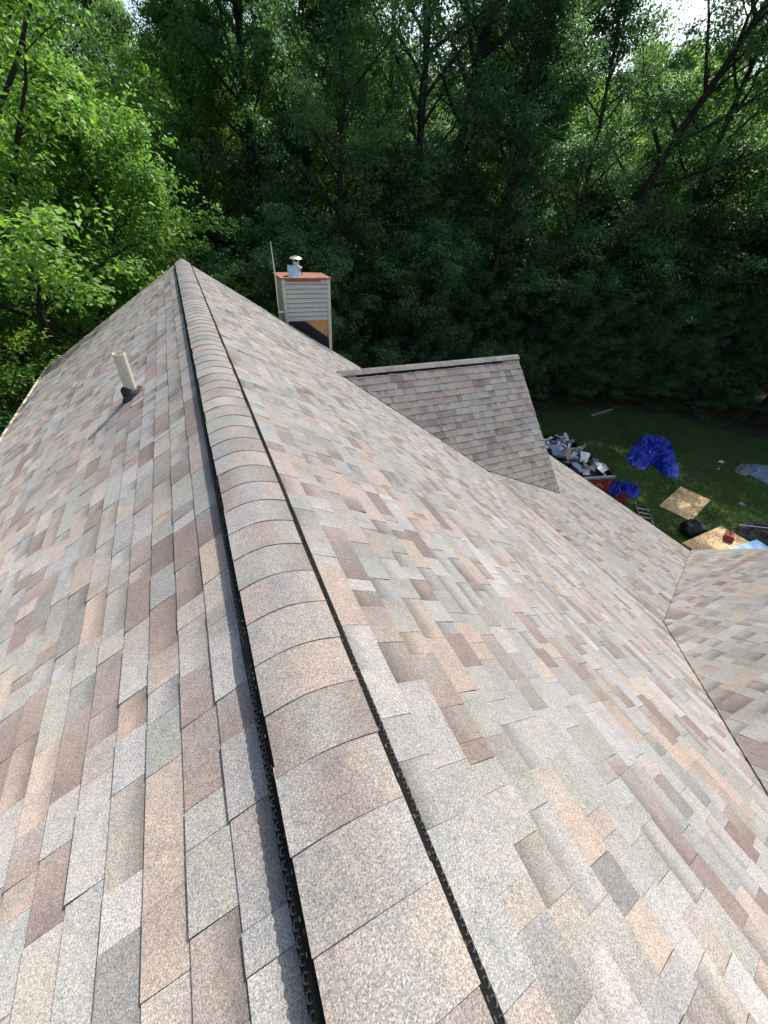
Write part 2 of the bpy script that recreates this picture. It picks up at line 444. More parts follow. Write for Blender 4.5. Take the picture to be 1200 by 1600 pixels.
def build_caps(prof, starts, ln, parent, axis='y', O=(0, 0, 0), lift=.0038):
    for y in starts:
        jit = rnd.uniform(-.003, .003); sc = 1+rnd.uniform(-.006, .006)
        pr = [(x*sc+jit, z+rnd.uniform(-.0006, .0006)) for x, z in prof]
        vs, fs, ntop, n = cap_piece(pr, y, ln, axis, O, lift=lift)
        keys = [pick() for _ in range(3)]; m0 = tuple(sum(k[i] for k in keys)/3 for i in range(3))
        keys = [tuple(.65*k[i]+.15*m0[i]+.20*(.305, .288, .268)[i] for i in range(3)) for k in keys]
        cc = []
        for fi, f in enumerate(fs):
            for i in f:
                if fi < ntop:
                    u = (i % n)/(n-1)*2; k = min(1, int(u)); t = u-k; t = t*t*(3-2*t)
                    cc.append((*[keys[k][q]*(1-t)+keys[k+1][q]*t for q in range(3)], 0))
                else: cc.append((.13, .125, .12, 0))
        me = bpy.data.meshes.new('ridge_cap'); me.from_pydata([(a, b, c-GZ) for a, b, c in vs], [], fs); me.materials.append(MS); set_cols(me, cc)
        me.polygons.foreach_set('use_smooth', [i < ntop for i in range(len(me.polygons))])
        o = bpy.data.objects.new('ridge_cap', me); col.objects.link(o); o.parent = parent
prof = [(x, capz(x)) for x in np.linspace(-HW, HW, 15)]
ys = []; y = -.98
while y < YV1-.1: ys.append(y); y += .171
build_caps(prof, ys, .171+.03, vent_o)
fold = [(x, ZA+.013-T1*(math.sqrt(x*x+.0004)-.02)) for x in np.linspace(-.14, .14, 13)]     # end caps folded straight over the ridge
build_caps(fold, [YE+.015-.2-.171*k for k in (2, 1, 0)], .2, vent_o)
# ---- dormer ridge and wing ridge
def small_ridge(Y0, Z0, m, x0, x1, v0, v1, xs):
    vt = MB()
    for sgn in (-1, 1):
        zr = lambda q: Z0-m*q
        pr = [(.07, zr(.07)+.006), (.07, zr(.07)+.03), (.115, zr(.115)+.032), (.13, zr(.13)+.008)]
        vt.prism([(v0, Y0+sgn*a, b) for a, b in pr], (v1-v0, 0, 0))
    vo = part(vt, 'ridge_vent', M_vent)
    pf = [(x, -m*(math.sqrt(x*x+.0016)-.04)+.012) for x in np.linspace(-.112, .112, 9)]
    st = []; x = xs
    while x < x1-.1: st.append(x); x += .171
    build_caps(pf, st, .2, vo, 'x', (0, Y0, Z0), .0028)
small_ridge(YD, ZD, MD, 2.3, XF+.02, 2.72, 6.46, 2.36)
small_ridge(YW, ZW, MW, 1.0, XE, 1.6, XE-.4, 1.15)

# ---- walls, fascia, trim
wall = MB(); ins = .34
wz = lambda x: (ZA-T1*abs(x) if x < XB else ZB-T2*(x-XB))-.05
pts = [(XL+ins, GZ), (XL+ins, wz(XL+ins)), (0, wz(0)), (XB, wz(XB)), (XE-ins, wz(XE-ins)), (XE-ins, GZ)]
wall.prism([(x, YN+.3, z) for x, z in pts], (0, YE-.25-YN-.3, 0)); part(wall, 'wall', M_siding)
w2 = MB(); hw_ = 2.6
w2.prism([(XF-.3, YD-hw_, ZD-MD*hw_-.04), (XF-.3, YD, ZD-.06), (XF-.3, YD+hw_, ZD-MD*hw_-.04), (XF-.3, YD+hw_, -5.0), (XF-.3, YD-hw_, -5.0)], (-2.2, 0, 0)); part(w2, 'wall', M_siding)
w3 = MB(); hw_ = 3.8
w3.prism([(XE-.303, YW-hw_, GZ), (XE-.303, YW-hw_, ZW-MW*hw_-.05), (XE-.303, YW, ZW-.07), (XE-.303, YW+hw_, ZW-MW*hw_-.05), (XE-.303, YW+hw_, GZ)], (-3.0, 0, 0)); part(w3, 'wall', M_siding)
tr = MB(); tr.box((XE-.03, (2.6+YE)/2, ZE-.115), (.012, (YE-2.6)/2, .085)); part(tr, 'fascia', M_trim)
tr = MB(); tr.box((XE-.002, (2.6+YE)/2, ZE-.020), (.022, (YE-2.6)/2, .009)); part(tr, 'drip_edge', M_trim)
tr = MB(); tr.box((XE+.062, (2.75+YE)/2, ZE-.10), (.05, (YE-2.75)/2, .055), bev=.012); part(tr, 'gutter', M_dark)
tr = MB(); tr.box((XL-.02, (YN+YE)/2, ZL-.050), (.032, (YE-YN)/2-.01, .045)); part(tr, 'fascia', M_wood)
def rake(S, u, w0, w1, m, name='rake_trim', t=.014, hgt=.07, out=1):
    mb = MB(); a, b = S.P((u, w0), -.03), S.P((u, w1), -.03)
    q = [a, b, b-Vector((0, 0, hgt*2)), a-Vector((0, 0, hgt*2))]; mb.prism(q, S.u*t*out); part(mb, name, m)
rake(S_left, YE-.012, .05, -XL/c1, M_trim); rake(S_right, YE-.012, .05, XB/c1, M_trim); rake(S_low, YE-.012, 0, (XE-XB)/c2, M_trim)
rake(S_dn, XF-.012, .02, 3.55, M_trim); rake(S_df, XF-.012, .02, 3.55, M_trim)
rake(S_wf, XE+.05, .02, 5.7, M_trim); rake(S_wn, XE+.05, .02, 5.7, M_trim)

# ---- plumbing vent pipe with rubber boot
pb = Vector((-.828, 4.567, ZA-T1*.828)); nL = S_left.n
lean = Vector((.012, 0, .43))
pipe = MB(); n = 20; vs = []
up = lean.normalized(); ax = up.orthogonal().normalized(); bx_ = up.cross(ax)
for (h, r) in ((-.05, .056), (.425, .056), (.425, .050), (.15, .050)):
    for k in range(n):
        a = 2*math.pi*k/n; vs.append(pb+up*h+(ax*math.cos(a)+bx_*math.sin(a))*r)
pipe.add(vs, [(j*n+k, j*n+(k+1) % n, (j+1)*n+(k+1) % n, (j+1)*n+k) for j in range(3) for k in range(n)]+[tuple(3*n+k for k in range(n))])
po = part(pipe, 'vent_pipe', M_pvc, smooth=False); po['label'] = 'cream plastic vent pipe rising from the left slope'
boot = MB(); vs = []; e1 = Vector((0, 1, 0)); e2 = nL.cross(e1)
prof_b = ((.135, .008), (.12, .022), (.085, .034), (.075, .058), (.062, .085), (.052, .095))
for (r, h) in prof_b:
    for k in range(n):
        a = 2*math.pi*k/n; vs.append(pb+nL*h+Vector((0, 0, 1))*max(0, h-.03)*.2+(e1*math.cos(a)+e2*math.sin(a))*r*(1+.03*math.sin(3*a+h*60)))
boot.add(vs, [(j*n+k, j*n+(k+1) % n, (j+1)*n+(k+1) % n, (j+1)*n+k) for j in range(len(prof_b)-1) for k in range(n)])
bo = part(boot, 'pipe_boot', M_rubber, po, smooth=True)

# ---- chimney chase at the far gable
CX0, CX1, CY0, CY1, CT = 2.19, 3.43, YE+.03, YE+.85, -.40
ch = MB(); ch.box(((CX0+CX1)/2, (CY0+CY1)/2+.012, (GZ+CT)/2), ((CX1-CX0)/2-.012, (CY1-CY0)/2-.012, (CT-GZ)/2))
cho = part(ch, 'chimney', M_ply)
nb = 9; zb0 = -1.385; bh = (CT-.02-zb0)/nb
for side in range(2):
    for i in range(nb if side == 0 else nb+4):
        mb = MB(); z1 = CT-.02-i*bh; z0 = z1-bh+.016
        if side == 0:
            a0, a1 = CX0+.06, CX1-.07
            mb.prism([(a0, CY0+.012, z0), (a0, CY0-.024, z0), (a0, CY0+.003, z1), (a0, CY0+.012, z1)], (a1-a0, 0, 0))
        else:
            a0, a1 = CY0+.05, CY1-.02
            mb.prism([(CX0+.012, a0, z0), (CX0-.022, a0, z0), (CX0+.003, a0, z1), (CX0+.012, a0, z1)], (0, a1-a0, 0))
        part(mb, 'siding_board', M_siding, cho)
mb = MB(); mb.box(((CX0+CX1)/2, CY0+.008, (CT+zb0)/2-.005), ((CX1-CX0)/2-.05, .003, (CT-zb0)/2-.012)); part(mb, 'shadow_gap_backing', M_dark, cho)  # dark panel stands in for the shade in the gaps between boards
for (x0, x1, zb_) in ((CX0-.016, CX0+.06, -1.48), (CX1-.07, CX1+.016, -2.35)):
    mb = MB(); mb.box(((x0+x1)/2, CY0+.012, (CT+zb_)/2), ((x1-x0)/2, .044, (CT-zb_)/2-.005), bev=.006); part(mb, 'corner_post', M_siding, cho)
mb = MB()                                    # dark flashing wedge following the roof pitch
z_at = lambda x: ZA-T1*x
mb.prism([(CX0+.02, CY0+.004, z_at(CX0)-.1), (CX0+.02, CY0+.004, -1.39), (2.72, CY0+.004, -1.40), (CX1-.072, CY0+.004, -1.85), (CX1-.072, CY0+.004, z_at(CX1)-.15)], (0, -.012, 0)); part(mb, 'flashing', M_dark, cho)
mb = MB(); mb.box(((CX0+CX1)/2, (CY0+CY1)/2, CT+.012), ((CX1-CX0)/2+.05, (CY1-CY0)/2+.05, .016), bev=.004)
mb.box(((CX0+CX1)/2-.08, CY0-.042, CT-.02), ((CX1-CX0)/2-.17, .006, .035)); part(mb, 'chimney_cap', M_rust, cho)
fl = MB(); fx, fy, fz = 2.66, CY0+.33, CT+.03
def lathe(mb, c, pr, n=18):
    vs = []
    for (r, z) in pr:
        for k in range(n):
            a = 2*math.pi*k/n; vs.append((c[0]+r*math.cos(a), c[1]+r*math.sin(a), c[2]+z))
    m_ = len(pr)
    return mb.add(vs, [(j*n+k, j*n+(k+1) % n, (j+1)*n+(k+1) % n, (j+1)*n+k) for j in range(m_-1) for k in range(n)]+[tuple(range(n))[::-1], tuple((m_-1)*n+k for k in range(n))])
lathe(fl, (fx, fy, fz), [(.15, 0), (.145, .02), (.115, .10), (.115, .15), (.15, .16), (.15, .19), (.11, .2), (.09, .24), (.09, .3)])
for k in range(4):
    a = k*math.pi/2+.4; fl.box((fx+.085*math.cos(a), fy+.085*math.sin(a), fz+.33), (.008, .008, .05))
lathe(fl, (fx, fy, fz+.36), [(.165, 0), (.17, .012), (.12, .045), (.04, .065), (.01, .07)]); part(fl, 'flue', M_galv, cho, smooth=False)
mb = MB(); mb.tube([(2.045, CY0+.05, -1.45), (2.045, CY0+.05, -.4), (2.02, CY0+.05, .36)], [.022, .02, .013], 8)
mb.box((2.10, CY0+.05, -1.15), (.08, .02, .02)); part(mb, 'mast', M_galv, cho)
sh = MB(); rot = Matrix.Rotation(R(-14), 3, 'Z') @ Matrix.Rotation(R(62), 3, 'X') @ Matrix.Rotation(R(6), 3, 'Y')
sh.box((0, 0, .115), (.125, .13, .004), rot); sh.box(rot @ Vector((0, .13, 0))+Vector((0, 0, .115)), (.125, .004, .03), rot)
so = sh.build('metal_sheet', M_galv); so.location = (2.50, CY0+.09, CT+.028); tag(so, 'bent grey metal sheet leaning on the flue atop the chimney', 'metal sheet')

# ------------------------------------------------------------------ ground
def sheet(name, poly, z, m):
    mb = MB(); mb.add([(x, y, z) for x, y in poly], [tuple(range(len(poly)))]); return tag(mb.build(name, m), kind='structure')
sheet('ground', [(-400, -400), (400, -400), (400, 400), (-400, 400)], GZ-.004, M_floor)
lawn_poly = []
for (x, y) in [(9, -14), (24, -14), (28.5, -4), (29.0, 3), (28.6, 8.0), (27.2, 10.6), (25.6, 12.6), (22.6, 14.6), (18.9, 15.6), (15, 16.6), (10, 16.2), (9, 10)]:
    lawn_poly.append((x, y))
def smooth_poly(p, it=2):
    for _ in range(it):
        q = []
        for i in range(len(p)):
            a, b = p[i], p[(i+1) % len(p)]; q += [(a[0]*.75+b[0]*.25, a[1]*.75+b[1]*.25), (a[0]*.25+b[0]*.75, a[1]*.25+b[1]*.75)]
        p = q
    return p
lawn_poly = [(x+.8*noise.noise((x*.6, y*.6, 1)), y+.8*noise.noise((x*.6, y*.6, 5))) for x, y in smooth_poly(lawn_poly)]
sheet('lawn', lawn_poly, GZ, M_lawn)
def inside(x, y, poly):
    c = False
    for i in range(len(poly)):
        (x1, y1), (x2, y2) = poly[i], poly[i-1]
        if (y1 > y) != (y2 > y) and x < (x2-x1)*(y-y1)/(y2-y1)+x1: c = not c
    return c

def quick_mesh(name, V, F4, m, tone=None):
    """quads from numpy arrays"""
    me = bpy.data.meshes.new(name); nv, nf = len(V), len(F4); k = F4.shape[1]
    me.vertices.add(nv); me.vertices.foreach_set('co', V.astype(np.float32).ravel())
    me.loops.add(nf*k); me.loops.foreach_set('vertex_index', F4.astype(np.int32).ravel())
    me.polygons.add(nf); me.polygons.foreach_set('loop_start', np.arange(0, nf*k, k, dtype=np.int32))
    me.update(calc_edges=True)
    if tone is not None:
        at = me.attributes.new('tone', 'FLOAT', 'FACE'); at.data.foreach_set('value', tone.astype(np.float32))
    me.materials.append(m); return me

# grass blades over the part of the lawn that can be seen
rg = np.random.default_rng(5)
N = 120000
gx = rg.uniform(12, 31, N); gy = rg.uniform(1, 18, N)
keep = np.array([inside(a, b, lawn_poly) or noise.noise((a*.7, b*.7, 8)) > .12 for a, b in zip(gx, gy)]); gx, gy = gx[keep], gy[keep]; N = len(gx)
pt = np.array([noise.noise((a*.8, b*.8, 3)) for a, b in zip(gx, gy)])
hh = rg.uniform(.035, .085, N)*(1+.6*pt); an = rg.uniform(0, 2*np.pi, N); wd = rg.uniform(.012, .024, N); le = rg.uniform(-.05, .05, (N, 2))
V = np.zeros((N, 3, 3)); V[:, 0] = np.c_[gx-wd*np.cos(an), gy-wd*np.sin(an), np.full(N, GZ)]; V[:, 1] = np.c_[gx+wd*np.cos(an), gy+wd*np.sin(an), np.full(N, GZ)]
V[:, 2] = np.c_[gx+le[:, 0], gy+le[:, 1], GZ+hh]
me = quick_mesh('grass', V.reshape(-1, 3), np.arange(3*N).reshape(N, 3), M_grass, np.clip(.5+.5*pt+rg.normal(0, .18, N), 0, 1))
go = bpy.data.objects.new('grass', me); col.objects.link(go); tag(go, 'short shaded lawn grass beside the house', 'grass', kind='stuff')

# ------------------------------------------------------------------ trees
def grow(seed, H, clear, RAD, r0, nbr, ncl, leaves, lsize, mat, low=.55, fork=0):
    """returns (trunk mesh, crown mesh): tapered trunk with limbs, and leaf faces spread round the twigs"""
    rs = random.Random(seed); rn = np.random.default_rng(seed)
    mb = MB(); ax = [Vector((0, 0, -.15))]; rad = [r0*1.35]; p = Vector((0, 0, 0)); d = Vector((rs.uniform(-.04, .04), rs.uniform(-.04, .04), 1))
    ns = 12
    for i in range(ns+1):
        ax.append(p.copy()); rad.append(r0*(1-.88*(i/ns)**.9)+.012); d = (d+Vector((rs.uniform(-.09, .09), rs.uniform(-.09, .09), 0))).normalized(); d.z = max(d.z, .8); p = p+d*(H*.96/ns)
    mb.tube(ax, rad, 9)
    tips = []
    def along(t): k = t*ns+1; i = min(int(k), len(ax)-2); return ax[i].lerp(ax[i+1], k-i), rad[i]
    for b in range(nbr):
        t = (clear/H)+(1-clear/H)*((b+.5)/nbr)**.85; t = min(t, .97)
        s, rr = along(t); az = b*2.399+rs.uniform(-.5, .5)
        rel = (t-clear/H)/(1-clear/H); prof = (low+(1-low)*math.sin(math.pi*min(1, rel*1.15+.12))) if rel < .8 else .75*(1-rel)*3.2+.12
        ln = RAD*prof*rs.uniform(.75, 1.12); el = R(rs.uniform(8, 38)+30*rel)
        dd = Vector((math.cos(az)*math.cos(el), math.sin(az)*math.cos(el), math.sin(el)))
        pts = [s]; rr0 = min(rr*.55, .04+.016*ln); rads = [rr0]; q = s.copy()
        for k in range(4):
            dd = (dd+Vector((rs.uniform(-.2, .2), rs.uniform(-.2, .2), rs.uniform(-.06, .14)))).normalized(); q = q+dd*ln/4; pts.append(q.copy()); rads.append(rr0*(1-.22*(k+1)))
            for w_ in range(2 if k else 1):
                a2 = rs.uniform(0, 6.28); td = (dd+Vector((math.cos(a2), math.sin(a2), rs.uniform(-.25, .45)))*.9).normalized(); tl = ln*rs.uniform(.16, .36)
                e = q+td*tl; mb.tube([q, q.lerp(e, .5)+Vector((0, 0, .03*tl)), e], [rads[-1]*.5, rads[-1]*.34, .006], 4, False); tips += [e, q.lerp(e, .55)]
        tips.append(q.copy()); mb.tube(pts, rads, 6, False)
    tips.append(ax[-1])
    me_t = bpy.data.meshes.new('trunk'); me_t.from_pydata(mb.v, [], mb.f); me_t.materials.append(M_bark); me_t.polygons.foreach_set('use_smooth', [True]*len(me_t.polygons))
    T = np.array([tuple(x) for x in tips]); idx = rn.integers(0, len(T), ncl)
    ctr = T[idx]+rn.normal(0, .30, (ncl, 3))*np.array([1, 1, .6]); ctr[:len(T)] = T[:min(len(T), ncl)]
    csz = rn.uniform(.32, .75, ncl)*RAD/4.2; ctone = rn.normal(.5, .16, ncl)
    per = leaves//ncl; n = per*ncl; ci = np.repeat(np.arange(ncl), per)
    off = rn.normal(0, 1, (n, 3)); off /= np.maximum(np.linalg.norm(off, axis=1, keepdims=True), 1e-6)/(rn.uniform(.1, 1, (n, 1))**.5)
    pos = ctr[ci]+off*csz[ci][:, None]*np.array([1, 1, .5]); pos[:, 2] = np.maximum(pos[:, 2], .12)
    nrm = off*np.array([.55, .55, .35])+np.array([0, 0, .75])+rn.normal(0, .42, (n, 3)); nrm /= np.linalg.norm(nrm, axis=1, keepdims=True)
    a = rn.normal(0, 1, (n, 3))+off*.8+np.array([0, 0, -.35]); a -= nrm*np.sum(a*nrm, axis=1, keepdims=True); a /= np.maximum(np.linalg.norm(a, axis=1, keepdims=True), 1e-6)
    b = np.cross(nrm, a); s = (lsize*rn.uniform(.6, 1.25, n))[:, None]
    V = np.zeros((n, 4, 3)); V[:, 0] = pos-a*s*.5; V[:, 2] = pos+a*s*.5-nrm*s*.10; V[:, 1] = pos+b*s*.30+nrm*s*.07-a*s*.05; V[:, 3] = pos-b*s*.30+nrm*s*.07-a*s*.05
    F = np.arange(4*n).reshape(n, 4)
    me_c = quick_mesh('crown', V.reshape(-1, 3), F, mat, np.clip(ctone[ci]+rn.normal(0, .13, n), 0, 1))
    return me_t, me_c

PROTO = {
    'tallA': grow(1, 23, 7.5, 4.6, .30, 34, 680, 34000, .14, M_leafA),
    'tallB': grow(2, 25, 9.0, 5.2, .36, 32, 680, 34000, .14, M_leafA),
    'tallC': grow(3, 20, 4.5, 4.2, .22, 36, 700, 36000, .135, M_leafA),
    'edgeA': grow(4, 15, 1.2, 4.0, .20, 44, 1100, 54000, .125, M_leafB, .8),
    'edgeB': grow(5, 12, .8, 3.6, .16, 42, 1100, 52000, .12, M_leafB, .85),
    'under': grow(6, 9, 1.0, 3.0, .09, 34, 620, 30000, .12, M_leafA, .8),
    'undrB': grow(16, 10, .6, 3.6, .10, 40, 760, 38000, .125, M_leafA, .9),
    'shrub': grow(7, 3.6, .2, 2.0, .05, 26, 300, 12000, .11, M_leafA, .9),
}
def tree(kind, x, y, s=1, rz=0, label=None, cat='tree', group=None, lean=(0, 0), name=None):
    e = empty(name or {'u': 'understory_tree', 's': 'shrub'}.get(kind[0], 'deciduous_tree'), (x, y, GZ))
    e.rotation_euler = (lean[0], lean[1], rz); e.scale = (s, s, s)
    for nm, me in zip(('trunk', 'crown'), PROTO[kind]):
        o = bpy.data.objects.new(nm, me); col.objects.link(o); o.parent = e
    return tag(e, label, cat, group)
# sunlit trees past the left eave
tree('edgeA', -3.6, 14.3, 1.12, .4, 'tall sunlit yellow-green tree rising past the left eave')
tree('edgeB', -6.0, 9.3, .92, 1.9, 'bright bushy tree crowding the left eave of the house')
tree('edgeB', -.7, 16.4, .95, 3.0, 'sunlit leafy tree just behind the far gable peak')
tree('edgeA', -3.6, 20.5, 1.25, 5.0, 'tall light green tree behind the sunlit bushy trees')
tree('edgeA', -10.5, 18.5, 1.3, 2.2, 'broad bright tree at the outer edge of the sunlit row')
tree('edgeB', -7.0, 5.6, .72, 4.0, 'low bright bushy tree below the left eave')
tree('edgeB', -6.4, 12.6, .90, 5.5, 'small sunlit tree between the left eave and the far gable')
tree('edgeA', -8.2, 24.5, 1.5, 1.1, 'tallest light green tree standing behind the sunlit row')
# trees whose trunks can be told apart behind the house, plus an added shade tree
tree('tallB', 4.0, 28.5, 1.0, .7, 'slim dark trunked tree behind the far gable peak')
tree('tallA', 6.2, 23.5, .95, 2.0, 'dark straight trunked tree behind the chimney')
tree('tallB', 11.2, 20.2, .84, 4.1, 'thick forked dark trunk tree behind the shingled dormer')
tree('tallA', 16.2, 20.0, 1.0, 1.0, 'dark tree leaning outward behind the dormer ridge end', lean=(-.05, .13))
tree('tallB', 20.6, 18.6, .9, 5.2, 'tall leaning tree behind the grey plank', lean=(-.04, .15))
tree('tallC', 26.2, 17.2, 1.1, 3.6, 'leaning dark trunk tree past the crumpled blue tarp', lean=(-.05, .16))
tree('tallB', 30.6, 10.0, 1.0, .3, 'stout dark trunk tree at the lawn edge beyond the grey-blue sheets')
tree('tallA', 28.8, 12.9, 1.15, 2.9, 'tall tree added behind the lawn corner bushes to shade the chipboard')  # added tree, its crown keeps the sun off the chipboard sheets
tree('tallC', 31.0, 4.5, 1.05, 4.4, 'tall tree shading the open right side of the lawn')
tree('tallC', 7.0, 18.4, .86, 5.6, 'dense leafy tree close behind the chimney')
tree('tallC', 14.0, 18.2, .85, 1.4, 'dense leafy tree close behind the dormer')
tree('edgeB', 34.2, 10.4, .72, 2.4, 'sunlit bush beside the stout dark trunk', 'bush', name='bush')
# understory along the wood's edge
GU = 'understory saplings along the edge of the wood'
for i, (x, y, s) in enumerate([(2.0, 18.5, .8), (4.6, 16.9, .9), (9.0, 17.2, .95), (12.6, 17.4, .8), (17.4, 18.0, .95), (20.6, 16.9, .8), (24.0, 16.6, 1.0), (27.4, 14.6, .8), (31.5, 12.6, 1.0), (33.0, 8.0, 1.1)]):
    tree('under', x, y, s, i*1.7, 'leafy dark green sapling at the shaded edge of the wood', group=GU)
for i, (x, y, s) in enumerate([(24.2, 15.0, .85), (26.0, 13.9, .7), (28.3, 12.4, .8), (29.6, 10.8, .62), (22.4, 15.7, .7), (30.6, 8.6, .7), (19.6, 16.6, .8)]):
    tree('undrB', x, y, s*.8, i*2.1+.4, 'bushy young tree at the lawn edge hiding the trunks', group='bushy young trees along the lawn edge')
GS = 'shrubs along the shaded wood edge'
for i, (x, y, s) in enumerate([(2.6, 15.2, 1.0), (6.4, 15.6, 1.1), (9.6, 16.4, 1.0), (12.2, 16.6, 1.1), (14.8, 17.6, .9), (17.0, 16.6, .9), (19.0, 16.9, .8), (21.4, 15.8, .7), (23.4, 15.2, .8), (25.6, 14.2, .8), (27.6, 12.2, .8), (29.6, 11.6, .7), (30.2, 8.0, .9), (31.4, 6.4, 1.0), (-5.2, 11.6, 1.3), (-7.4, 7.6, 1.4)]):
    tree('shrub', x, y, s, i*2.3, 'low leafy shrub at the foot of the trees', 'shrub', GS)
for i, (x, y, s) in enumerate([(-1.0, 23.0, 1.1), (4.6, 20.5, .85), (8.6, 20.5, 1.1), (13.0, 21.0, 1.1), (18.6, 20.4, 1.0), (22.6, 19.4, 1.1), (24.6, 21.5, 1.1), (29.4, 17.6, 1.0), (33.6, 14.8, 1.1), (36.0, 10.5, 1.1), (36.5, 6.0, 1.1)]):
    tree('undrB', x, y, s, i*1.3, 'broad leafy young tree just inside the wood', group='broad young trees just inside the wood')
# deeper wood
GK = 'thicket trees closing off the view through the wood'
for i in range(34):
    az = R(-26+102*i/33); d = 37+4*math.sin(i*2.2)
    tree('undrB', d*math.sin(az), d*math.cos(az), 1.25, i*.9, 'low dense thicket tree far inside the wood', group=GK)
for i in range(30):
    az = R(-30+112*i/29); d = 60+5*math.sin(i*1.7)
    tree('edgeA', d*math.sin(az), d*math.cos(az), 1.42, i*1.1, 'farthest tall tree closing off the wood', group='farthest trees of the wood')
GF = 'forest trees standing deeper in the wood'
rt = random.Random(21); pts = []
for ring, (dist, step) in enumerate(((27, 4.2), (33, 4.8), (40, 5.4), (49, 6.2))):
    az = -24.0
    while az < 76:
        a = R(az+rt.uniform(-2, 2)); d = dist+rt.uniform(-2.2, 2.2); x, y = d*math.sin(a), d*math.cos(a)
        az += math.degrees(step/dist)
        if all((x-p)**2+(y-q)**2 > 9 for p, q in pts): pts.append((x, y))
for i, (x, y) in enumerate(pts):
    if x > 12 and y < 16.5 and x < 34: continue
    tree(rt.choice(('tallA', 'tallB', 'tallC', 'tallC', 'edgeA')), x, y, rt.uniform(.85, 1.12), rt.uniform(0, 6.28), 'tall leafy forest tree deep in the wood behind the house', group=GF, lean=(rt.uniform(-.04, .04), rt.uniform(-.04, .04)))

# ------------------------------------------------------------------ things in the yard
def crumple(name, poly, m, hgt, res, label, cat, seed, freq=1.6, z=GZ, amp=1.0, thick=.012):
    """a crumpled sheet: grid cut to an outline, folded by ridged noise, tapering to the ground at its hem, with thickness"""
    poly = smooth_poly(poly, 1)
    xs = [p[0] for p in poly]; ysx = [p[1] for p in poly]; cx, cy = sum(xs)/len(xs), sum(ysx)/len(ysx)
    nr, na = int(res), int(res*3); vs = []; fs = []
    def edge(a):
        d = (math.cos(a), math.sin(a)); best = .02
        for i in range(len(poly)):
            (x1, y1), (x2, y2) = poly[i], poly[(i+1) % len(poly)]
            ex, ey = x2-x1, y2-y1; den = d[0]*ey-d[1]*ex
            if abs(den) < 1e-9: continue
            t = ((x1-cx)*ey-(y1-cy)*ex)/den; u = ((x1-cx)*d[1]-(y1-cy)*d[0])/den
            if t > 0 and 0 <= u <= 1: best = max(best, t)
        return best
    for i in range(nr+1):
        f = i/nr
        for k in range(na):
            a = 2*math.pi*k/na; r = edge(a)*f*(1+.05*noise.noise((a*3, seed, f)))
            x, y = cx+r*math.cos(a), cy+r*math.sin(a)
            p = Vector((x*freq, y*freq, seed)); ridge = 0; w = 1
            for o_ in range(4):
                q = p+Vector((noise.noise(p*1.3), noise.noise(p*1.1+Vector((5, 2, 1))), 0))*.6
                ridge += w*(1-abs(noise.noise(q))*2.2); w *= .52; p = p*2.1
            h = hgt*(max(.0, ridge*amp)**1.5*.62+.10)*(1-f**5)+.012+.05*hgt*max(0, noise.noise((x*7, y*7, seed)))
            vs.append((x, y, z+h))
    for i in range(nr):
        for k in range(na):
            fs.append((i*na+k, (i+1)*na+k, (i+1)*na+(k+1) % na, i*na+(k+1) % na))
    n = len(vs); vs2 = vs+[(x, y, max(z+.003, zz-thick)) for x, y, zz in vs]; fs2 = fs+[tuple(i+n for i in f)[::-1] for f in fs]
    for k in range(na): fs2.append((nr*na+k, n+nr*na+k, n+nr*na+(k+1) % na, nr*na+(k+1) % na))
    mb = MB(); mb.add(vs2, fs2); return tag(mb.build(name, m, at=(cx, cy, z)), label, cat)
M_blue = plain('blue_poly_tarp', (.010, .035, .42), .4, var=.35, scale=3, spec=.6, bump=.25, bscale=25)
M_ltblue = plain('light_blue_foam', (.22, .42, .66), .6, var=.12)
M_grblue = plain('grey_blue_sheet', (.16, .25, .33), .45, var=.25, bump=.2)
M_black = plain('black_painted_steel', (.012, .012, .013), .45, var=.4)
M_red = plain('worn_red_paint', (.27, .035, .025), .5, var=.4, scale=4)
M_redp = plain('red_plastic', (.22, .02, .025), .45)
M_yel = plain('yellow_plastic', (.55, .33, .03), .5)
M_alu = plain('aluminium', (.40, .42, .44), .35, metal=.8)
M_white = plain('white_painted_metal', (.66, .68, .70), .4, var=.3, scale=5)
M_tan = plain('cardboard', (.36, .24, .14), .8, var=.25)
M_rub = plain('torn_shingle_rubble', (.07, .068, .066), .9, var=.6, scale=9, bump=.8)
M_grey = plain('grey_scrap', (.28, .29, .30), .6, var=.4)
M_bag = plain('black_plastic_bag', (.008, .008, .009), .35, var=.4, bump=.6, bscale=12, spec=.5)
M_brown = plain('dark_brown_tarp', (.035, .027, .026), .6, var=.3, bump=.3)
M_oldwood = plain('weathered_board', (.30, .29, .26), .85, var=.3)

crumple('blue_tarp', [(21.6, 11.1), (20.2, 10.6), (18.3, 9.75), (17.9, 8.9), (18.3, 8.35), (19.25, 9.05), (18.6, 7.7), (19.1, 7.4), (19.75, 7.75), (20.6, 8.7), (21.9, 9.5), (22.2, 10.5)], M_blue, .42, 34, 'large crumpled blue tarp lying alone on the lawn', 'tarp', 3.0, 1.5)
crumple('blue_tarp', [(14.95, 8.35), (15.9, 7.95), (16.2, 7.35), (15.9, 7.0), (15.1, 7.25), (14.7, 7.75)], M_blue, .34, 22, 'small bunched blue tarp between the trailer and the ladder', 'tarp', 9.0, 2.4)
crumple('grey_blue_sheet', [(23.2, 6.9), (24.9, 7.0), (25.6, 5.4), (23.6, 5.0), (22.9, 5.7)], M_grblue, .14, 24, 'grey-blue plastic sheet spread near the right edge of the lawn', 'sheet', 4.0, .9, amp=.7)
crumple('scrap_heap', [(22.6, 6.9), (23.3, 7.05), (23.2, 6.4), (22.6, 6.35)], M_grey, .3, 14, 'small dark scrap heap beside the grey-blue sheet', 'scrap', 7.0, 3.5)
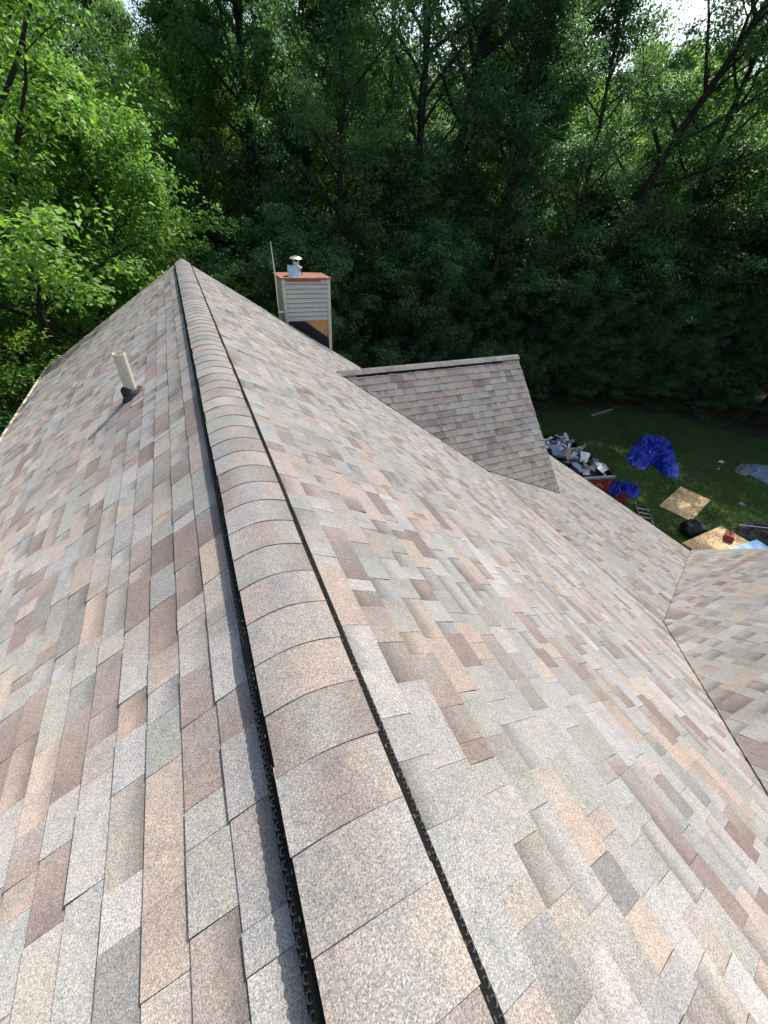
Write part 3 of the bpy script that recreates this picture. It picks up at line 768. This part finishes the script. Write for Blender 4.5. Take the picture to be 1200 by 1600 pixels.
crumple('dark_tarp', [(17.5, 4.1), (18.9, 4.35), (19.6, 3.2), (18.6, 2.9), (17.75, 3.3)], M_brown, .16, 22, 'dark brown folded tarp beyond the second chipboard sheet', 'tarp', 2.0, 1.6)
mb = MB(); mb.tube([(-.9, .55, .28), (0, 0, .3), (.8, -.75, .26)], .022, 8); mb.tube([(-.5, -.4, .24), (.3, -.15, .33)], .014, 6)
o = mb.build('metal_pole', M_alu); o.location = (18.55, 3.55, GZ); tag(o, 'thin metal pole lying on the dark brown tarp', 'pole')

def sheet_board(name, corners, z, th, m, label, cat):
    c = np.mean(np.array(corners), axis=0); mb = MB()
    mb.prism([(x-c[0], y-c[1], 0) for x, y in corners], (0, 0, th)); o = mb.build(name, m); o.location = (c[0], c[1], z); return tag(o, label, cat)
sheet_board('chipboard_sheet', [(18.52, 6.90), (18.80, 5.73), (16.45, 5.10), (16.10, 6.28)], GZ+.03, .014, M_osb, 'bare chipboard sheet lying on the grass', 'board')
sheet_board('chipboard_sheet', [(16.43, 4.22), (16.51, 3.08), (14.07, 2.95), (13.99, 4.17)], -7.5, .014, M_osb, 'chipboard sheet raised on sawhorses with a red tool bag on it', 'board')
for xx in (14.5, 16.0):
    e = tag(empty('sawhorse', (xx, 3.6, GZ)), 'dark sawhorse under the raised chipboard sheet', 'sawhorse', 'sawhorses under the chipboard')
    mb = MB(); mb.box((0, 0, .465), (.04, .52, .034), bev=.006); mb.build('beam', M_black, e)
    for sx in (-1, 1):
        for sy in (-1, 1):
            mb = MB(); mb.tube([(sx*.03, sy*.42, .44), (sx*.22, sy*.46, 0)], .022, 6); mb.build('leg', M_black, e)
o = sheet_board('foam_board', [(16.86, 3.22), (15.32, 3.32), (15.2, 1.95), (16.7, 1.75)], -7.483, .03, M_ltblue, 'light blue foam board overlapping the raised chipboard sheet', 'foam board')

# red tool bag on the raised sheet
e = tag(empty('tool_bag', (15.86, 3.66, -7.486), .5), 'red tool bag with yellow pocket standing on the raised chipboard', 'tool bag')
mb = MB(); mb.prism([(-.22, -.13, 0), (.22, -.13, 0), (.19, -.07, .24), (-.19, -.07, .24)], (0, .24, 0)); mb.build('bag', M_redp, e)
mb = MB(); mb.box((0, -.135, .09), (.13, .018, .07), bev=.008); mb.build('pocket', M_yel, e)
mb = MB(); mb.tube([(-.12, .05, .22), (-.1, .05, .33), (.1, .05, .33), (.12, .05, .22)], .014, 6); mb.build('handle', M_redp, e)

# black rubbish bag
mb = MB(); vs = []; nu, nv = 28, 16
for j in range(nv+1):
    ph = math.pi*j/nv
    for k in range(nu):
        a = 2*math.pi*k/nu; d = Vector((math.sin(ph)*math.cos(a), math.sin(ph)*math.sin(a), -math.cos(ph)))
        r = .38*(1+.16*noise.noise(d*2.2)+.09*(1-abs(noise.noise(d*4.5))*2)); z = d.z*r*.85
        if d.z > .8: z += (d.z-.8)*.55; r *= 1-(d.z-.8)*2.2
        vs.append((d.x*r, d.y*r, max(0.0, z+.26)))
mb.add(vs, [(j*nu+k, j*nu+(k+1) % nu, (j+1)*nu+(k+1) % nu, (j+1)*nu+k) for j in range(nv) for k in range(nu)])
o = mb.build('rubbish_bag', M_bag, smooth=True); o.location = (15.62, 4.66, GZ); tag(o, 'round black rubbish bag between the two chipboard sheets', 'bag')
mb = MB(); mb.tube([(0, 0, .03), (.5, .12, .035), (1.0, .1, .03), (1.6, .3, .03)], .035, 8)
o = mb.build('black_hose', M_bag); o.location = (16.15, 4.72, GZ); tag(o, 'short black hose lying beside the rubbish bag', 'hose')

# ladder lying on the grass
e = tag(empty('ladder', (14.1, 5.25, GZ), math.atan2(.73, .68)), 'aluminium ladder lying on the grass by the eave', 'ladder')
for sy in (-1, 1):
    mb = MB(); mb.box((0, sy*.22, .06), (1.9, .014, .04), bev=.004); mb.build('rail', M_alu, e)
for k in range(12):
    mb = MB(); mb.tube([(-1.75+k*.3, -.21, .06), (-1.75+k*.3, .21, .06)], .017, 8); mb.build('rung', M_alu, e)

# red crate
e = tag(empty('crate', (14.75, 7.12, GZ), .35), 'red plastic crate beside the small bunched blue tarp', 'crate')
mb = MB(); mb.box((0, 0, .012), (.26, .19, .01)); mb.build('base', M_redp, e)
for (cx, cy, hx, hy) in ((0, -.19, .26, .012), (0, .19, .26, .012), (-.26, 0, .012, .178), (.26, 0, .012, .178)):
    mb = MB()
    for z0 in (.05, .13, .21, .28): mb.box((cx, cy, z0), (hx, hy, .024), bev=.003)
    for f in (-.92, 0, .92): mb.box((cx+f*hx*(hx > .1), cy+f*hy*(hy > .1), .165), (.014 if hx > .1 else .009, .014 if hy > .1 else .009, .135))
    mb.build('side', M_redp, e)

# ---- dump trailer heaped with tear-off
TA = -R(13); TC = (13.72, 9.45)
tl = tag(empty('dump_trailer', (TC[0], TC[1], GZ), TA), 'black dump trailer with red tailgate heaped with roofing scrap', 'trailer')
hwx, hly = .92, 1.75
mb = MB(); mb.box((0, 0, .47), (hwx, hly, .03)); mb.build('bed', M_black, tl)
for sx in (-1, 1):
    mb = MB(); mb.box((sx*hwx, 0, .83), (.03, hly, .34), bev=.006); mb.box((sx*hwx, 0, 1.18), (.05, hly+.03, .03), bev=.006)
    for k in range(6): mb.box((sx*(hwx+.04), -hly+.25+k*.62, .82), (.022, .03, .33))
    mb.build('side_wall', M_black, tl)
    mb = MB(); mb.box((sx*(hwx+.2), -.1, .66), (.14, .82, .012), bev=.004); mb.build('fender', M_black, tl)
    for yy in (-.5, .3):
        w_ = empty('wheel', (sx*(hwx+.19), yy, .31)); w_.parent = tl; w_.rotation_euler = (0, R(90), 0)
        mb = MB(); lathe(mb, (0, 0, -.09), [(.2, 0), (.29, 0), (.31, .03), (.31, .15), (.29, .18), (.2, .18)], 24); mb.build('tyre', M_rubber, w_)
        mb = MB(); lathe(mb, (0, 0, -.093), [(.19, .02), (.19, 0), (.08, .02), (.08, .166), (.19, .186), (.19, .16)], 20); mb.build('rim', M_alu, w_)
mb = MB(); mb.box((0, -hly-.02, .79), (hwx-.04, .025, .30), bev=.006)
for k in range(4): mb.box((-.66+k*.44, -hly-.055, .79), (.025, .012, .28))
tg = mb.build('tailgate', M_red, tl)
mb = MB(); pts = [(.15+.08*k, -hly-.072, .80+.09*math.sin(k*1.1)) for k in range(6)]
for a, b in zip(pts, pts[1:]): mb.tube([a, b], .008, 5)
mb.build('paint_scrawl', M_white, tg)
mb = MB(); mb.box((0, -hly-.01, 1.16), (hwx, .05, .05), bev=.008); mb.build('top_rail', M_grey, tl)
mb = MB(); mb.box((0, hly, .86), (hwx, .03, .38), bev=.006); mb.build('front_wall', M_black, tl)
mb = MB(); mb.tube([(-.5, hly, .45), (0, hly+1.2, .42), (.5, hly, .45)], .05, 6); mb.tube([(0, hly+1.1, .42), (0, hly+1.15, .0)], .04, 6); mb.build('drawbar', M_black, tl)
# tear-off filling the bed
mb = MB(); rr = random.Random(3); vs = []; nx, ny = 22, 40
for i in range(nx+1):
    for j in range(ny+1):
        x = -hwx+.05+(2*hwx-.1)*i/nx; y = -hly+.05+(2*hly-.1)*j/ny
        e_ = min(1, 4*min(i, nx-i)/nx)*min(1, 6*min(j, ny-j)/ny); vs.append((x, y, .82+.30*e_*(.6+.6*noise.noise((x*2.1, y*2.1, 4)))+.05*rr.random()))
mb.add(vs, [(i*(ny+1)+j, (i+1)*(ny+1)+j, (i+1)*(ny+1)+j+1, i*(ny+1)+j+1) for i in range(nx) for j in range(ny)])
o = mb.build('roofing_rubble', M_rub); o.location = (TC[0], TC[1], GZ); o.rotation_euler = (0, 0, TA); tag(o, 'dark torn-off roofing rubble filling the trailer', 'rubble', kind='stuff')
rs = random.Random(8); rotT = Matrix.Rotation(TA, 3, 'Z')
GSC = 'scrap pieces heaped in the trailer'
def scrap(kind, x, y, z, m, lab, cat, L_, W_, rx, ry, rz):
    mb = MB()
    if kind == 'gutter':                        # bent channel of sheet metal
        pr = [(-W_, .0), (-W_*.8, -W_), (W_*.6, -W_), (W_, W_*.4), (W_*.93, W_*.4), (W_*.54, -W_*.9), (-W_*.74, -W_*.9), (-W_*.93, .0)]
        n = len(pr); vs = []; bend = rs.uniform(-.25, .25)
        for i in range(6):
            t = i/5-.5
            for (a, b) in pr: vs.append((t*2*L_, a*(1+.3*math.sin(t*5))+bend*t*t*2*L_, b*(1+.2*math.cos(t*7))+.1*t*bend))
        mb.add(vs, [(i*n+k, i*n+(k+1) % n, (i+1)*n+(k+1) % n, (i+1)*n+k) for i in range(5) for k in range(n)]+[tuple(range(n)), tuple(5*n+k for k in range(n))[::-1]])
    elif kind == 'sheet':
        vs = []; k = rs.uniform(2, 5)
        for i in range(7):
            for j in range(5):
                a, b = i/6-.5, j/4-.5; vs.append((a*2*L_*(1-.2*b*b), b*2*W_*(1+.15*math.sin(a*5)), .10*L_*math.sin(a*k+1)+.07*W_*math.cos(b*k)))
        n = len(vs); f = [(i*5+j, (i+1)*5+j, (i+1)*5+j+1, i*5+j+1) for i in range(6) for j in range(4)]
        rim = [i*5 for i in range(6)]+[30+j for j in range(4)]+[34-5*i for i in range(6)]+[4-j for j in range(4)]
        mb.add(vs+[(p[0], p[1], p[2]-.006) for p in vs], f+[tuple(q+n for q in g)[::-1] for g in f]+[(rim[i-1], rim[i], rim[i]+n, rim[i-1]+n) for i in range(len(rim))])
    else:
        mb.box((0, 0, 0), (L_, W_, .018), bev=.004)
    o = mb.build(cat.replace(' ', '_'), m); p = rotT @ Vector((x, y, 0)); o.location = (TC[0]+p.x, TC[1]+p.y, GZ+z); o.rotation_euler = (rx, ry, rz)
    return tag(o, lab, cat, GSC)
for k in range(34):
    scrap('gutter', rs.uniform(-.65, .7), rs.uniform(-1.5, 1.35), 1.16+rs.uniform(0, .2), rs.choice((M_white, M_white, M_galv)), 'bent white metal channel heaped in the trailer', 'metal scrap', rs.uniform(.18, .5), rs.uniform(.035, .06), rs.uniform(-.5, .5), rs.uniform(-.35, .35), rs.uniform(0, 3.1))
for k in range(26):
    scrap('sheet', rs.uniform(-.7, .7), rs.uniform(-1.5, 1.3), 1.16+rs.uniform(0, .18), rs.choice((M_white, M_galv, M_grblue)), 'crumpled pale metal flashing heaped in the trailer', 'flashing', rs.uniform(.12, .28), rs.uniform(.1, .2), rs.uniform(-.6, .6), rs.uniform(-.6, .6), rs.uniform(0, 3.1))
scrap('sheet', -.35, -.3, 1.34, M_tan, 'tan cardboard sheet standing in the trailer scrap', 'cardboard', .3, .22, .9, .1, .4)
scrap('sheet', -.05, -.6, 1.27, M_rust, 'orange-brown torn panel among the trailer scrap', 'panel', .16, .13, .5, .2, 1.1)
scrap('board', .35, .3, 1.30, M_oldwood, 'long pale board laid across the trailer scrap', 'board', .75, .045, .05, .05, .1)
scrap('board', .1, -.75, 1.28, M_tan, 'short brown board across the trailer scrap', 'board', .42, .04, .1, .1, .8)

mb = MB(); mb.box((0, 0, .03), (1.1, .1, .022), bev=.004); o = mb.build('plank', M_oldwood); o.location = (21.8, 14.15, GZ); o.rotation_euler = (0, 0, .14); tag(o, 'weathered grey plank lying at the far lawn edge', 'plank')
for (x, y, s, m, lab, nm) in ((22.95, 7.65, .16, M_white, 'white paper scrap on the lawn by the small scrap heap', 'paper_scrap'), (22.0, 7.25, .07, M_white, 'small white ball-like scrap on the lawn', 'scrap'), (19.9, 5.05, .16, M_grey, 'pale crumpled scrap on the bare patch of lawn', 'scrap')):
    crumple(nm, [(x-s, y-s*.6), (x+s, y-s*.7), (x+s*.9, y+s*.6), (x-s*.8, y+s*.7)], m, .05, 8, lab, 'scrap', x, 4)
